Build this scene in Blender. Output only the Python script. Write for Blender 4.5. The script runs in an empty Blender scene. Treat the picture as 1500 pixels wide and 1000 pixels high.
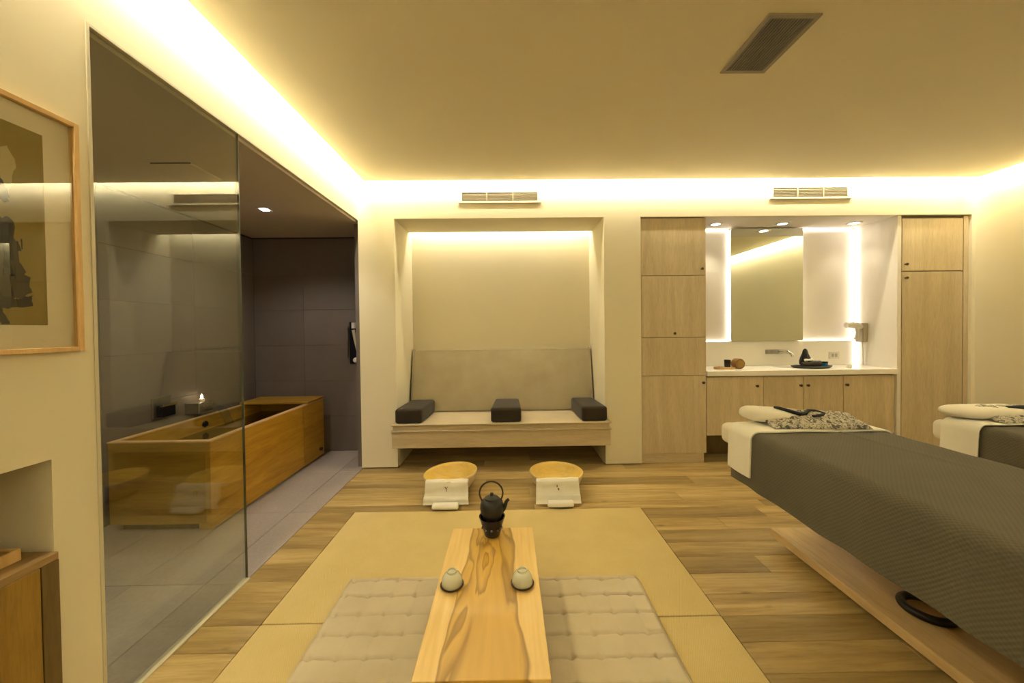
import bpy, bmesh, math, random
from mathutils import Vector, Matrix, noise
R = math.radians
random.seed(7)
sc = bpy.context.scene
COL = sc.collection

# ---------------------------------------------------------------- camera
cd = bpy.data.cameras.new('camera')
cam = bpy.data.objects.new('camera', cd)
COL.objects.link(cam)
cd.sensor_width = 36.0
cd.lens = 540.0 / 1500.0 * 36.0
cd.shift_y = -11.0 / 1500.0
cd.clip_start = 0.05
yaw, pit, rol = R(.64), R(-.85), R(.65)
fw = Vector((math.sin(yaw) * math.cos(pit), math.cos(yaw) * math.cos(pit), math.sin(pit)))
rt = fw.cross(Vector((0, 0, 1))).normalized()
up = rt.cross(fw)
r2 = rt * math.cos(rol) - up * math.sin(rol)
u2 = up * math.cos(rol) + rt * math.sin(rol)
m = Matrix((r2, u2, -fw)).transposed().to_4x4()
m.translation = Vector((0, 0, 1.28))
cam.matrix_world = m
sc.camera = cam

# ---------------------------------------------------------------- world, exposure
w = bpy.data.worlds.new('world')
sc.world = w
w.use_nodes = True
w.node_tree.nodes['Background'].inputs[0].default_value = (1, .8, .5, 1)
w.node_tree.nodes['Background'].inputs[1].default_value = 0.0
sc.view_settings.view_transform = 'Standard'
sc.view_settings.look = 'None'
sc.view_settings.exposure = 0.83
sc.view_settings.gamma = 1.0
sc.view_settings.use_curve_mapping = False

# ---------------------------------------------------------------- lights
WARM = (1.0, .925, .72)
def area(name, loc, size, size_y, power, col, d):
    """rectangular lamp; d = direction it shines, its long side (size) lies along world X or Y"""
    l = bpy.data.lights.new(name, 'AREA')
    l.shape = 'RECTANGLE'; l.size = size; l.size_y = size_y
    l.energy = power; l.color = col
    o = bpy.data.objects.new(name, l)
    COL.objects.link(o)
    z = -Vector(d[0]).normalized()
    x = Vector(d[1]).normalized()
    y = z.cross(x)
    mm = Matrix((x, y, z)).transposed().to_4x4()
    mm.translation = Vector(loc)
    o.matrix_world = mm
    return o
P_COVE = 42.0
# LED strips lying in the cove slot round the lowered ceiling
area('cove_light', (1.5, 3.325, 2.665), 5.5, .03, P_COVE, WARM, ((0, .97, -.25), (1, 0, 0)))
area('cove_light', (-1.285, .8, 2.665), 5.0, .03, P_COVE * 1.15, WARM, ((-.97, 0, -.25), (0, 1, 0)))
area('cove_light', (4.295, .8, 2.665), 5.0, .03, P_COVE * .9, WARM, ((.97, 0, -.25), (0, 1, 0)))
area('cove_light', (1.5, -1.725, 2.665), 5.5, .03, P_COVE, WARM, ((0, -.97, -.25), (1, 0, 0)))
# slot light at the back of the sofa niche
area('niche_slot_light', (-.07, 3.955, 2.42), 1.86, .03, 7.0, WARM, ((0, .35, -1), (1, 0, 0)))
# recessed spots
def spot(name, loc, power, col, size=R(100), blend=.6, rad=.03):
    l = bpy.data.lights.new(name, 'SPOT')
    l.energy = power; l.color = col; l.spot_size = size; l.spot_blend = blend; l.shadow_soft_size = rad
    o = bpy.data.objects.new(name, l)
    o.location = loc
    COL.objects.link(o)
    return o
COOL = (1.0, .92, .72)
for x in (2.08, 2.75, 3.47):
    spot('soffit_spot', (x, 3.66, 2.27), 6.0 if x < 3 else 2.5, COOL, R(85))
spot('bath_spot', (-1.95, 3.01, 2.21), 14.0, (1, .92, .82), R(140))
spot('bath_spot', (-1.95, 1.2, 2.21), 20.0, (1, .92, .82), R(140))  # assumed unseen lamp, added to light the near bath; no fixture modelled

# ================================================================ helpers
def link(name, bm, mat, parent=None, smooth=False):
    me = bpy.data.meshes.new(name)
    if parent is not None:
        off = Vector((0, 0, 0)); p = parent
        while p is not None:
            off += p.location; p = p.parent
        bmesh.ops.translate(bm, verts=bm.verts, vec=-off)
    bmesh.ops.recalc_face_normals(bm, faces=bm.faces)
    bm.to_mesh(me); bm.free()
    if smooth:
        me.shade_smooth()
        if smooth == 'auto':
            try:
                me.set_sharp_from_angle(angle=R(38))
            except Exception:
                pass
    if mat is not None:
        me.materials.append(mat)
    o = bpy.data.objects.new(name, me)
    COL.objects.link(o)
    if parent is not None:
        o.parent = parent
    return o
def root(name, loc):
    o = bpy.data.objects.new(name, None)
    o.location = loc
    o.empty_display_size = .05
    COL.objects.link(o)
    return o
def tag(o, label, cat, group=None):
    o['label'] = label; o['category'] = cat
    if group: o['group'] = group
    return o
def struct(o):
    o['kind'] = 'structure'; return o
def NB(): return bmesh.new()
def box(bm, x0, x1, y0, y1, z0, z1, bev=0, seg=2):
    b = bmesh.new()
    bmesh.ops.create_cube(b, size=1)
    for v in b.verts:
        v.co = Vector((x0 + (v.co.x + .5) * (x1 - x0), y0 + (v.co.y + .5) * (y1 - y0), z0 + (v.co.z + .5) * (z1 - z0)))
    if bev > 0:
        bmesh.ops.bevel(b, geom=list(b.edges), offset=bev, segments=seg, profile=.5, affect='EDGES')
    join(bm, b)
    return bm
def join(bm, b, mat=None):
    me = bpy.data.meshes.new('tmp')
    b.to_mesh(me); b.free()
    if mat is not None: me.transform(mat)
    bm.from_mesh(me)
    bpy.data.meshes.remove(me)
def B(x0, x1, y0, y1, z0, z1, bev=0, seg=2):
    return box(NB(), x0, x1, y0, y1, z0, z1, bev, seg)
def lathe(bm, prof, loc=(0, 0, 0), n=40, axis='Z', closed=False):
    """prof = [(r, h)...]"""
    b = bmesh.new()
    rings = []
    for r, h in prof:
        if r < 1e-5:
            rings.append([b.verts.new((0, 0, h))])
        else:
            rings.append([b.verts.new((r * math.cos(2 * math.pi * i / n), r * math.sin(2 * math.pi * i / n), h)) for i in range(n)])
    pairs = list(zip(rings, rings[1:]))
    if closed: pairs.append((rings[-1], rings[0]))
    for a, c in pairs:
        for i in range(n):
            j = (i + 1) % n
            if len(a) == 1 and len(c) == 1: continue
            if len(a) == 1: b.faces.new((a[0], c[i], c[j]))
            elif len(c) == 1: b.faces.new((a[i], a[j], c[0]))
            else: b.faces.new((a[i], a[j], c[j], c[i]))
    M = Matrix.Translation(Vector(loc))
    if axis == 'X': M = M @ Matrix.Rotation(R(90), 4, 'Y')
    if axis == 'Y': M = M @ Matrix.Rotation(R(90), 4, 'X')
    join(bm, b, M)
    return bm
def cyl(bm, x, y, z0, z1, r, r1=None, n=24):
    r1 = r if r1 is None else r1
    return lathe(bm, [(0, z0), (r, z0), (r1, z1), (0, z1)], (x, y, 0), n)
def tube(bm, pts, rads, n=10, closed=False):
    pts = [Vector(p) for p in pts]
    if not isinstance(rads, (list, tuple)): rads = [rads] * len(pts)
    b = bmesh.new(); rings = []
    N = len(pts); prev = None
    for i, p in enumerate(pts):
        if closed: t = pts[(i + 1) % N] - pts[i - 1]
        else: t = pts[min(i + 1, N - 1)] - pts[max(i - 1, 0)]
        t.normalize()
        if prev is None:
            a = Vector((0, 0, 1)) if abs(t.z) < .9 else Vector((1, 0, 0))
            u = t.cross(a).normalized()
        else:
            u = (prev - t * prev.dot(t)).normalized()
        prev = u
        v = t.cross(u)
        rings.append([b.verts.new(p + (u * math.cos(2 * math.pi * k / n) + v * math.sin(2 * math.pi * k / n)) * rads[i]) for k in range(n)])
    pr = list(zip(rings, rings[1:]))
    if closed: pr.append((rings[-1], rings[0]))
    for a, c in pr:
        for k in range(n):
            j = (k + 1) % n
            b.faces.new((a[k], a[j], c[j], c[k]))
    if not closed:
        b.faces.new(rings[0]); b.faces.new(rings[-1])
    join(bm, b)
    return bm
def prism(poly, axis, a0, a1, tri=True):
    """polygon (2D list) extruded along an axis: 'Z' poly=(x,y); 'Y' poly=(x,z); 'X' poly=(y,z)"""
    bm = bmesh.new()
    def P(p, a):
        return {'Z': (p[0], p[1], a), 'Y': (p[0], a, p[1]), 'X': (a, p[0], p[1])}[axis]
    v0 = [bm.verts.new(P(p, a0)) for p in poly]
    v1 = [bm.verts.new(P(p, a1)) for p in poly]
    bm.faces.new(v0); bm.faces.new(list(reversed(v1)))
    n = len(poly)
    for i in range(n):
        j = (i + 1) % n
        bm.faces.new((v0[i], v0[j], v1[j], v1[i]))
    bm.normal_update()
    if tri: bmesh.ops.triangulate(bm, faces=[f for f in bm.faces if len(f.verts) > 4], ngon_method='EAR_CLIP')
    return bm
def sheet(path, xs, thick, fn=None, axis='X'):
    """cloth: path of (a,z) points swept along xs; thickness added under it; fn(u,v,p)->offset"""
    bm = bmesh.new()
    nu, nv = len(path), len(xs)
    def mk(off):
        g = []
        for i, (a, z) in enumerate(path):
            p0 = path[max(i - 1, 0)]; p1 = path[min(i + 1, nu - 1)]
            t = Vector((p1[0] - p0[0], p1[1] - p0[1]))
            if t.length > 0: t.normalize()
            nrm = Vector((-t.y, t.x))
            row = []
            for j, x in enumerate(xs):
                d = fn(i / (nu - 1), j / (nv - 1), (a, z, x)) if fn else 0
                q = Vector((a, z)) + nrm * (off + d)
                row.append(bm.verts.new((x, q.x, q.y) if axis == 'X' else (q.x, x, q.y)))
            g.append(row)
        return g
    A = mk(0); Bt = mk(-thick)
    for g, s in ((A, 1), (Bt, -1)):
        for i in range(nu - 1):
            for j in range(nv - 1):
                f = (g[i][j], g[i + 1][j], g[i + 1][j + 1], g[i][j + 1])
                bm.faces.new(f if s > 0 else tuple(reversed(f)))
    for i in range(nu - 1):
        for j in (0, nv - 1):
            bm.faces.new((A[i][j], A[i + 1][j], Bt[i + 1][j], Bt[i][j]))
    for j in range(nv - 1):
        for i in (0, nu - 1):
            bm.faces.new((A[i][j], A[i][j + 1], Bt[i][j + 1], Bt[i][j]))
    return bm
def lin(a, b, n): return [a + (b - a) * i / (n - 1) for i in range(n)]
def nz(x, y, z=0): return noise.noise(Vector((x, y, z)))
def softbox(x0, x1, y0, y1, z0, z1, r=.02, seg=4, puff=.0, div=0):
    bm = B(x0, x1, y0, y1, z0, z1, r, seg)
    if puff:
        cx, cy, cz = (x0 + x1) / 2, (y0 + y1) / 2, (z0 + z1) / 2
        bmesh.ops.subdivide_edges(bm, edges=[e for e in bm.edges if e.calc_length() > .05], cuts=6, use_grid_fill=True)
        for v in bm.verts:
            u = (v.co.x - cx) / (x1 - x0) * 2; t = (v.co.y - cy) / (y1 - y0) * 2; s = (v.co.z - cz) / (z1 - z0) * 2
            g = (1 - min(1, abs(u)) ** 2) * (1 - min(1, abs(t)) ** 2)
            v.co.z += puff * s * g
    return bm
def copy_tree(o, parent=None):
    c = o.copy(); COL.objects.link(c)
    if parent is not None: c.parent = parent
    for ch in list(o.children):
        copy_tree(ch, c)
    return c

# ================================================================ materials
def mat(name):
    mt = bpy.data.materials.new(name); mt.use_nodes = True
    return mt, mt.node_tree, mt.node_tree.nodes['Principled BSDF']
def plain(name, col, rough=.6, metal=0, spec=.5, coat=0, sheen=0):
    mt, nt, b = mat(name)
    b.inputs['Base Color'].default_value = (*col, 1)
    b.inputs['Roughness'].default_value = rough
    b.inputs['Metallic'].default_value = metal
    b.inputs['Specular IOR Level'].default_value = spec
    b.inputs['Coat Weight'].default_value = coat
    b.inputs['Sheen Weight'].default_value = sheen
    return mt
def coords(nt, scale=(1, 1, 1), rnd=0.0, loc=(0, 0, 0)):
    tc = nt.nodes.new('ShaderNodeTexCoord')
    mp = nt.nodes.new('ShaderNodeMapping')
    mp.inputs['Scale'].default_value = scale
    mp.inputs['Location'].default_value = loc
    src = tc.outputs['Object']
    if rnd:
        oi = nt.nodes.new('ShaderNodeObjectInfo')
        mu = nt.nodes.new('ShaderNodeMath'); mu.operation = 'MULTIPLY'; mu.inputs[1].default_value = rnd
        nt.links.new(oi.outputs['Random'], mu.inputs[0])
        ad = nt.nodes.new('ShaderNodeVectorMath'); ad.operation = 'ADD'
        nt.links.new(src, ad.inputs[0]); nt.links.new(mu.outputs[0], ad.inputs[1])
        src = ad.outputs[0]
    nt.links.new(src, mp.inputs['Vector'])
    return mp.outputs['Vector']
def noi(nt, vec, scale, detail=4, rough=.55, dist=0):
    n = nt.nodes.new('ShaderNodeTexNoise')
    n.inputs['Scale'].default_value = scale; n.inputs['Detail'].default_value = detail
    n.inputs['Roughness'].default_value = rough; n.inputs['Distortion'].default_value = dist
    nt.links.new(vec, n.inputs['Vector'])
    return n.outputs['Fac']
def ramp(nt, fac, stops):
    r = nt.nodes.new('ShaderNodeValToRGB')
    el = r.color_ramp.elements
    while len(el) > 1: el.remove(el[-1])
    el[0].position = stops[0][0]; el[0].color = (*stops[0][1], 1)
    for p, c in stops[1:]:
        e = el.new(p); e.color = (*c, 1)
    nt.links.new(fac, r.inputs[0])
    return r.outputs['Color']
def mix(nt, a, b, fac, mode='MIX'):
    n = nt.nodes.new('ShaderNodeMix'); n.data_type = 'RGBA'; n.blend_type = mode
    for s, v in ((n.inputs[0], fac), (n.inputs[6], a), (n.inputs[7], b)):
        if isinstance(v, bpy.types.NodeSocket): nt.links.new(v, s)
        elif isinstance(v, (int, float)): s.default_value = v
        else: s.default_value = (*v, 1)
    return n.outputs[2]
def bump(nt, b, h, strength=.2, dist=.002):
    n = nt.nodes.new('ShaderNodeBump')
    n.inputs['Strength'].default_value = strength; n.inputs['Distance'].default_value = dist
    nt.links.new(h, n.inputs['Height']); nt.links.new(n.outputs[0], b.inputs['Normal'])
def mathn(nt, op, a, b=None):
    n = nt.nodes.new('ShaderNodeMath'); n.operation = op
    for s, v in ((n.inputs[0], a), (n.inputs[1], b)):
        if v is None: continue
        if isinstance(v, bpy.types.NodeSocket): nt.links.new(v, s)
        else: s.default_value = v
    return n.outputs[0]
def wood(name, c0, c1, c2, axis='X', rough=.45, rnd=3.0, vary=.0, knots=False, fine=60, coat=0, bs=.15):
    mt, nt, b = mat(name)
    sc_ = {'X': (.09, 1, 1), 'Y': (1, .09, 1), 'Z': (1, 1, .09)}[axis]
    v = coords(nt, sc_, rnd)
    g = noi(nt, v, 9, 5, .6, 1.2)
    c = ramp(nt, g, [(.3, c0), (.5, c1), (.68, c2)])
    f = noi(nt, v, fine * 1.6, 3, .7)
    c = mix(nt, c, mix(nt, c, c, .5, 'MULTIPLY'), ramp(nt, f, [(.42, (0, 0, 0)), (.75, (.75, .75, .75))]))
    if vary:
        oi = nt.nodes.new('ShaderNodeObjectInfo')
        tone = ramp(nt, oi.outputs['Random'], [(0, (1 - vary, 1 - vary * 1.05, 1 - vary * 1.2)), (.5, (1, 1, 1)), (1, (1 + vary * .6, 1 + vary * .6, 1 + vary * .7))])
        c = mix(nt, c, tone, 1.0, 'MULTIPLY')
    if knots:
        v2 = coords(nt, (1.0, 2.2, 1), rnd)
        vo = nt.nodes.new('ShaderNodeTexVoronoi'); vo.inputs['Scale'].default_value = 2.3
        nt.links.new(v2, vo.inputs['Vector'])
        k = ramp(nt, vo.outputs['Distance'], [(0, (1, 1, 1)), (.035, (.7, .7, .7)), (.09, (0, 0, 0))])
        c = mix(nt, c, (c0[0] * .3, c0[1] * .27, c0[2] * .25), k)
    nt.links.new(c, b.inputs['Base Color'])
    b.inputs['Roughness'].default_value = rough
    b.inputs['Coat Weight'].default_value = coat
    bump(nt, b, f, bs, .0006)
    return mt
def fabric(name, c0, c1, scale=900, rough=.9, bs=.4, big=6):
    mt, nt, b = mat(name)
    v = coords(nt)
    a = noi(nt, v, big, 3)
    f = noi(nt, v, scale, 2, .8)
    c = ramp(nt, mathn(nt, 'ADD', mathn(nt, 'MULTIPLY', a, .5), mathn(nt, 'MULTIPLY', f, .5)), [(.35, c0), (.65, c1)])
    nt.links.new(c, b.inputs['Base Color'])
    b.inputs['Roughness'].default_value = rough
    b.inputs['Specular IOR Level'].default_value = .15
    b.inputs['Sheen Weight'].default_value = .15
    bump(nt, b, f, bs, .0015)
    return mt
def woven(name, c0, c1, sx, sy, rough=.8, bs=.5, dist=.002, axes=('X', 'Y')):
    """two crossed sine waves: waffle or straw weave"""
    mt, nt, b = mat(name)
    tc = nt.nodes.new('ShaderNodeTexCoord')
    sp = nt.nodes.new('ShaderNodeSeparateXYZ')
    nt.links.new(tc.outputs['Object'], sp.inputs[0])
    def s(ax, k):
        return mathn(nt, 'SINE', mathn(nt, 'MULTIPLY', ax, k))
    if isinstance(axes[0], tuple):
        a = mathn(nt, 'ADD', sp.outputs[axes[0][0]], sp.outputs[axes[0][1]])
    else: a = sp.outputs[axes[0]]
    p = mathn(nt, 'MULTIPLY', s(a, sx), s(sp.outputs[axes[1]], sy))
    h = mathn(nt, 'ADD', mathn(nt, 'MULTIPLY', p, .5), .5)
    v = coords(nt)
    n1 = noi(nt, v, 5, 4)
    n2 = noi(nt, v, 220, 2, .8)
    f = mathn(nt, 'ADD', mathn(nt, 'MULTIPLY', h, .35), mathn(nt, 'ADD', mathn(nt, 'MULTIPLY', n1, .35), mathn(nt, 'MULTIPLY', n2, .3)))
    nt.links.new(ramp(nt, f, [(.3, c0), (.68, c1)]), b.inputs['Base Color'])
    b.inputs['Roughness'].default_value = rough
    b.inputs['Specular IOR Level'].default_value = .2
    bump(nt, b, h, bs, dist)
    return mt
def glow(name, col, s):
    mt, nt, b = mat(name)
    b.inputs['Base Color'].default_value = (*col, 1)
    b.inputs['Emission Color'].default_value = (*col, 1)
    b.inputs['Emission Strength'].default_value = s
    return mt
def glassy(name, tint=(.93, .96, .92), boost=1.0, rough=0.0, ior=1.5):
    mt = bpy.data.materials.new(name); mt.use_nodes = True
    nt = mt.node_tree; nt.nodes.clear()
    out = nt.nodes.new('ShaderNodeOutputMaterial')
    tr = nt.nodes.new('ShaderNodeBsdfTransparent'); tr.inputs[0].default_value = (*tint, 1)
    gl = nt.nodes.new('ShaderNodeBsdfGlossy'); gl.inputs['Roughness'].default_value = rough
    fr = nt.nodes.new('ShaderNodeFresnel'); # same reflectance from both faces of the pane: invert the index on back faces
    ge = nt.nodes.new('ShaderNodeNewGeometry')
    io = mathn(nt, 'ADD', mathn(nt, 'MULTIPLY', ge.outputs['Backfacing'], 1.0 / ior - ior), ior)
    nt.links.new(io, fr.inputs['IOR'])
    mx = nt.nodes.new('ShaderNodeMixShader')
    f = mathn(nt, 'MINIMUM', mathn(nt, 'MULTIPLY', fr.outputs[0], boost), 1.0)
    nt.links.new(f, mx.inputs[0]); nt.links.new(tr.outputs[0], mx.inputs[1]); nt.links.new(gl.outputs[0], mx.inputs[2])
    nt.links.new(mx.outputs[0], out.inputs[0])
    return mt

def wallpaint(name, col):
    mt, nt, b = mat(name)
    v = coords(nt)
    n = noi(nt, v, 1.3, 3)
    nt.links.new(ramp(nt, n, [(.3, tuple(c * .97 for c in col)), (.7, col)]), b.inputs['Base Color'])
    b.inputs['Roughness'].default_value = .85
    b.inputs['Specular IOR Level'].default_value = .2
    bump(nt, b, noi(nt, v, 260, 2), .08, .0006)
    return mt
M_WALL = wallpaint('warm_cream_paint', (.80, .73, .54))
M_CEIL = wallpaint('ceiling_paint', (.90, .82, .60))
M_WALLW = wallpaint('pale_alcove_paint', (.84, .78, .68))
M_OAK = wood('oak_floor', (.29, .195, .068), (.43, .31, .12), (.56, .42, .19), 'X', .38, 5, .30, True, fine=45)
M_CAB = wood('limed_oak_veneer', (.54, .44, .27), (.61, .50, .32), (.67, .56, .37), 'Z', .5, 4, .06, fine=90, bs=.08)
M_CABH = wood('limed_oak_flat', (.54, .44, .27), (.61, .50, .32), (.67, .56, .37), 'X', .5, 4, .05, fine=90, bs=.08)
M_TUB = wood('golden_hinoki', (.36, .18, .012), (.48, .26, .018), (.57, .33, .03), 'Y', .4, 4, .16)
M_TUBX = wood('golden_hinoki_across', (.34, .18, .015), (.44, .25, .02), (.52, .31, .035), 'X', .4, 4, .16)
M_TUBRIM = wood('pale_hinoki_rim', (.62, .38, .15), (.72, .46, .2), (.78, .52, .25), 'Y', .4, 4, .05)
M_BASE = wood('pale_base_board', (.52, .36, .17), (.62, .45, .22), (.68, .5, .26), 'Y', .4, 4, .05)
M_FRAME = wood('natural_frame', (.60, .38, .14), (.70, .46, .18), (.76, .52, .22), 'Z', .45, 4, .08)
M_BOWL = wood('bowl_wood', (.68, .48, .11), (.74, .54, .14), (.79, .59, .17), 'X', .4, 4, 0)
M_BOWLOUT = wood('bowl_wood_outside', (.62, .50, .33), (.70, .57, .39), (.74, .62, .44), 'X', .5, 4, 0)
M_CABNEAR = wood('amber_wood', (.27, .155, .02), (.34, .20, .03), (.41, .25, .045), 'Z', .4, 4, .1)
M_CABDARK = wood('brown_wood_edge', (.12, .075, .02), (.15, .095, .028), (.18, .115, .035), 'Z', .45, 4, 0)
M_CABTOP = wood('brown_shelf_top', (.26, .16, .06), (.32, .2, .08), (.38, .24, .1), 'Y', .45, 4, 0)
M_TATAMI = woven('tatami_straw', (.57, .44, .19), (.70, .56, .27), 900, 420, .75, .5, .001)
M_LINEN = fabric('greige_linen', (.50, .42, .29), (.60, .52, .38), 700)
M_ZABU = fabric('pale_linen_quilt', (.56, .48, .34), (.66, .58, .43), 800)
M_SEAT = fabric('seat_linen', (.48, .39, .24), (.56, .46, .30), 800)
M_BACK = fabric('back_linen', (.40, .34, .22), (.46, .40, .27), 700)
M_BLACKF = fabric('dark_brown_felt', (.028, .021, .014), (.045, .034, .022), 700, .85)
M_TOWEL = fabric('white_terry', (.86, .83, .74), (.93, .91, .84), 450, .95, .7)
M_SHEET = fabric('white_sheet', (.80, .75, .64), (.86, .82, .72), 500, .9, .2)
M_BLANKET = woven('charcoal_waffle', (.104, .094, .068), (.136, .123, .090), 370, 370, .85, .5, .002, axes=(('X', 'Z'), 'Y'))
M_HEM = fabric('charcoal_hem', (.045, .045, .045), (.07, .07, .07), 600)
M_BLACK = plain('black_iron', (.010, .010, .011), .42)
M_BLACKG = plain('black_gloss', (.006, .006, .012), .2)
M_CHROME = plain('chrome', (.7, .7, .7), .12, 1)
M_STEEL = plain('brushed_steel', (.45, .43, .4), .35, 1)
M_CERAM = plain('celadon_glaze', (.62, .62, .48), .25, coat=.3)
M_SAUCER = plain('dark_saucer', (.07, .03, .015), .35)
M_WHITEP = plain('white_plastic', (.72, .69, .6), .4)
M_COUNTER = plain('white_solid_surface', (.90, .86, .77), .25)
M_MIRROR = plain('mirror_silver', (.86, .9, .84), .01, 1)
M_VENT = plain('vent_enamel', (.34, .29, .19), .5)
M_VENTB = plain('vent_back', (.20, .18, .13), .7)
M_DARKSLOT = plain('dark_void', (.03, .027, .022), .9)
M_GRILL = plain('grey_grille', (.23, .21, .17), .6)
M_KNOB = plain('bronze_knob', (.10, .07, .035), .35, .8)
M_GLASS = glassy('shower_glass', (.90, .92, .86), 1.5)
M_GLASSEDGE = plain('glass_edge', (.10, .11, .07), .3)
M_PICGLASS = glassy('picture_glass', (.97, .97, .96), 1.3)
M_CLEAR = glassy('clear_glass', (.9, .95, .95), 1.4)
M_LED = glow('led_white', (1, .93, .84), 2.7)
M_LAMP = glow('lamp_disc', (1, .92, .78), 10)
M_LAMPB = glow('bath_lamp_lens', (.95, .93, 1.0), 12)
M_FLAME = glow('flame', (1, .75, .5), 18)
M_CARC = plain('carcass_shade', (.17, .13, .07), .8)  # carcass coloured dark so the door gaps read as shadow lines
M_TEAL = plain('teal_lacquer', (.01, .18, .32), .3)
M_CANDLE = plain('candle_wax', (.85, .7, .6), .5)

def tile_mat(name, c0, c1, horiz):
    mt, nt, b = mat(name)
    v = coords(nt, horiz, 3.0)
    n = noi(nt, v, 60, 4, .65)
    n0 = noi(nt, coords(nt), 2.5, 3)
    f = mathn(nt, 'ADD', mathn(nt, 'MULTIPLY', n, .6), mathn(nt, 'MULTIPLY', n0, .4))
    c = ramp(nt, f, [(.35, c0), (.65, c1)])
    oi = nt.nodes.new('ShaderNodeObjectInfo')
    c = mix(nt, c, ramp(nt, oi.outputs['Random'], [(0, (.93, .93, .93)), (1, (1.06, 1.06, 1.06))]), 1.0, 'MULTIPLY')
    nt.links.new(c, b.inputs['Base Color'])
    b.inputs['Roughness'].default_value = .5
    bump(nt, b, n, .15, .0008)
    return mt
M_TILEW = tile_mat('grey_wall_tile', (.145, .118, .098), (.185, .152, .128), (1, 1, 14))
M_TILEF = tile_mat('grey_floor_tile', (.32, .28, .25), (.40, .35, .32), (1, 1, 1))
M_GROUT = plain('grout', (.07, .06, .05), .9)
M_BCEIL = wallpaint('bath_ceiling_paint', (.62, .53, .42))
M_SUB = plain('subfloor', (.06, .04, .02), .9)

# table top: pale sapwood edges and a flaming heartwood
def table_mat():
    mt, nt, b = mat('heartwood_slab')
    tc = nt.nodes.new('ShaderNodeTexCoord')
    sp = nt.nodes.new('ShaderNodeSeparateXYZ'); nt.links.new(tc.outputs['Object'], sp.inputs[0])
    x, y = sp.outputs['X'], sp.outputs['Y']
    v = coords(nt, (1, .33, 1))
    wob = mathn(nt, 'SUBTRACT', noi(nt, v, 8, 2, .4), .5)
    # distance from the heart line, wavy
    cx = mathn(nt, 'ADD', x, mathn(nt, 'MULTIPLY', wob, .13))
    wid = mathn(nt, 'SUBTRACT', .115, mathn(nt, 'MULTIPLY', y, .07))
    d = mathn(nt, 'SUBTRACT', mathn(nt, 'ABSOLUTE', cx), wid)      # <0 inside the heart
    heart = ramp(nt, mathn(nt, 'ADD', mathn(nt, 'MULTIPLY', d, 12), .5), [(.40, (1, 1, 1)), (.56, (0, 0, 0))])
    edge = ramp(nt, mathn(nt, 'ADD', mathn(nt, 'MULTIPLY', d, 10), .5), [(.38, (0, 0, 0)), (.49, (1, 1, 1)), (.54, (0, 0, 0))])
    w2 = noi(nt, coords(nt, (1, .20, 1)), 6.5, 3, .42, .9)
    rings = mathn(nt, 'FRACT', mathn(nt, 'MULTIPLY', w2, 6.5))
    rl = ramp(nt, rings, [(0, (.2, .2, .2)), (.12, (.0, .0, .0)), (.6, (.25, .25, .25)), (.93, (.9, .9, .9)), (1, (.2, .2, .2))])
    pale = ramp(nt, noi(nt, coords(nt, (1, .06, 1)), 60, 3), [(.3, (.74, .50, .17)), (.7, (.83, .60, .24))])
    hc = mix(nt, (.62, .38, .075), (.30, .165, .02), rl)
    c = mix(nt, pale, hc, heart)
    c = mix(nt, c, (.26, .14, .02), mix(nt, edge, (.85, .85, .85), 1.0, 'MULTIPLY'))
    nt.links.new(c, b.inputs['Base Color'])
    b.inputs['Roughness'].default_value = .32
    b.inputs['Coat Weight'].default_value = .15
    return mt
M_TABLE = table_mat()

# robe print: grey cloth with broken dark marks
def robe_mat():
    mt, nt, b = mat('robe_print')
    v = coords(nt, (1, 1, 1))
    n = noi(nt, v, 38, 3, .6, 1.0)
    nt.links.new(ramp(nt, n, [(.40, (.10, .095, .085)), (.46, (.33, .31, .26)), (.54, (.66, .61, .5)), (.62, (.24, .225, .19))]), b.inputs['Base Color'])
    b.inputs['Roughness'].default_value = .9
    return mt
M_ROBE = robe_mat()

# ================================================================ SETTING
LW, RW, BW, NW = -1.36, 4.37, 3.40, -1.80        # left, right, back, near walls
CZ, TZ = 2.60, 2.76                              # lowered ceiling, true ceiling
for a in ((LW, -1.03, .012, TZ), (-1.03, .895, 2.295, TZ), (.895, 1.234, .012, TZ), (1.234, 4.335, 2.295, TZ), (4.335, RW, 0, TZ)):
    struct(link('wall_back', B(a[0], a[1], BW, BW + .06, a[2], a[3]), M_WALL))
# recess shell behind: niche
NB_Y = 4.02
for a in ((-1.12, -1.0301, BW + .0601, NB_Y + .08), (.8951, .985, BW + .0601, NB_Y + .08), (-1.03, .895, NB_Y, NB_Y + .08)):
    struct(link('wall_niche', B(*a, 0, 2.48), M_WALL))
struct(link('trim_1', B(-1.03, .895, BW + .06, 3.885, 2.295, 2.33), M_WALL))         # niche soffit, stops short of the back for the slot
struct(link('trim_2', B(-1.12, .985, BW + .06, NB_Y + .08, 2.48, 2.5), M_WALL))      # lid of the slot
# vanity alcove
VB = 3.86
for a in ((1.18, 1.2339, BW + .0601, VB + .06), (4.3351, 4.42, BW + .0601, VB + .06), (1.234, 4.335, VB, VB + .06)):
    struct(link('wall_alcove', B(*a, 0, 2.4), M_WALLW))
struct(link('trim_3', B(1.234, 4.335, BW + .06, VB, 2.295, 2.33), M_WALLW))           # alcove soffit
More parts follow.
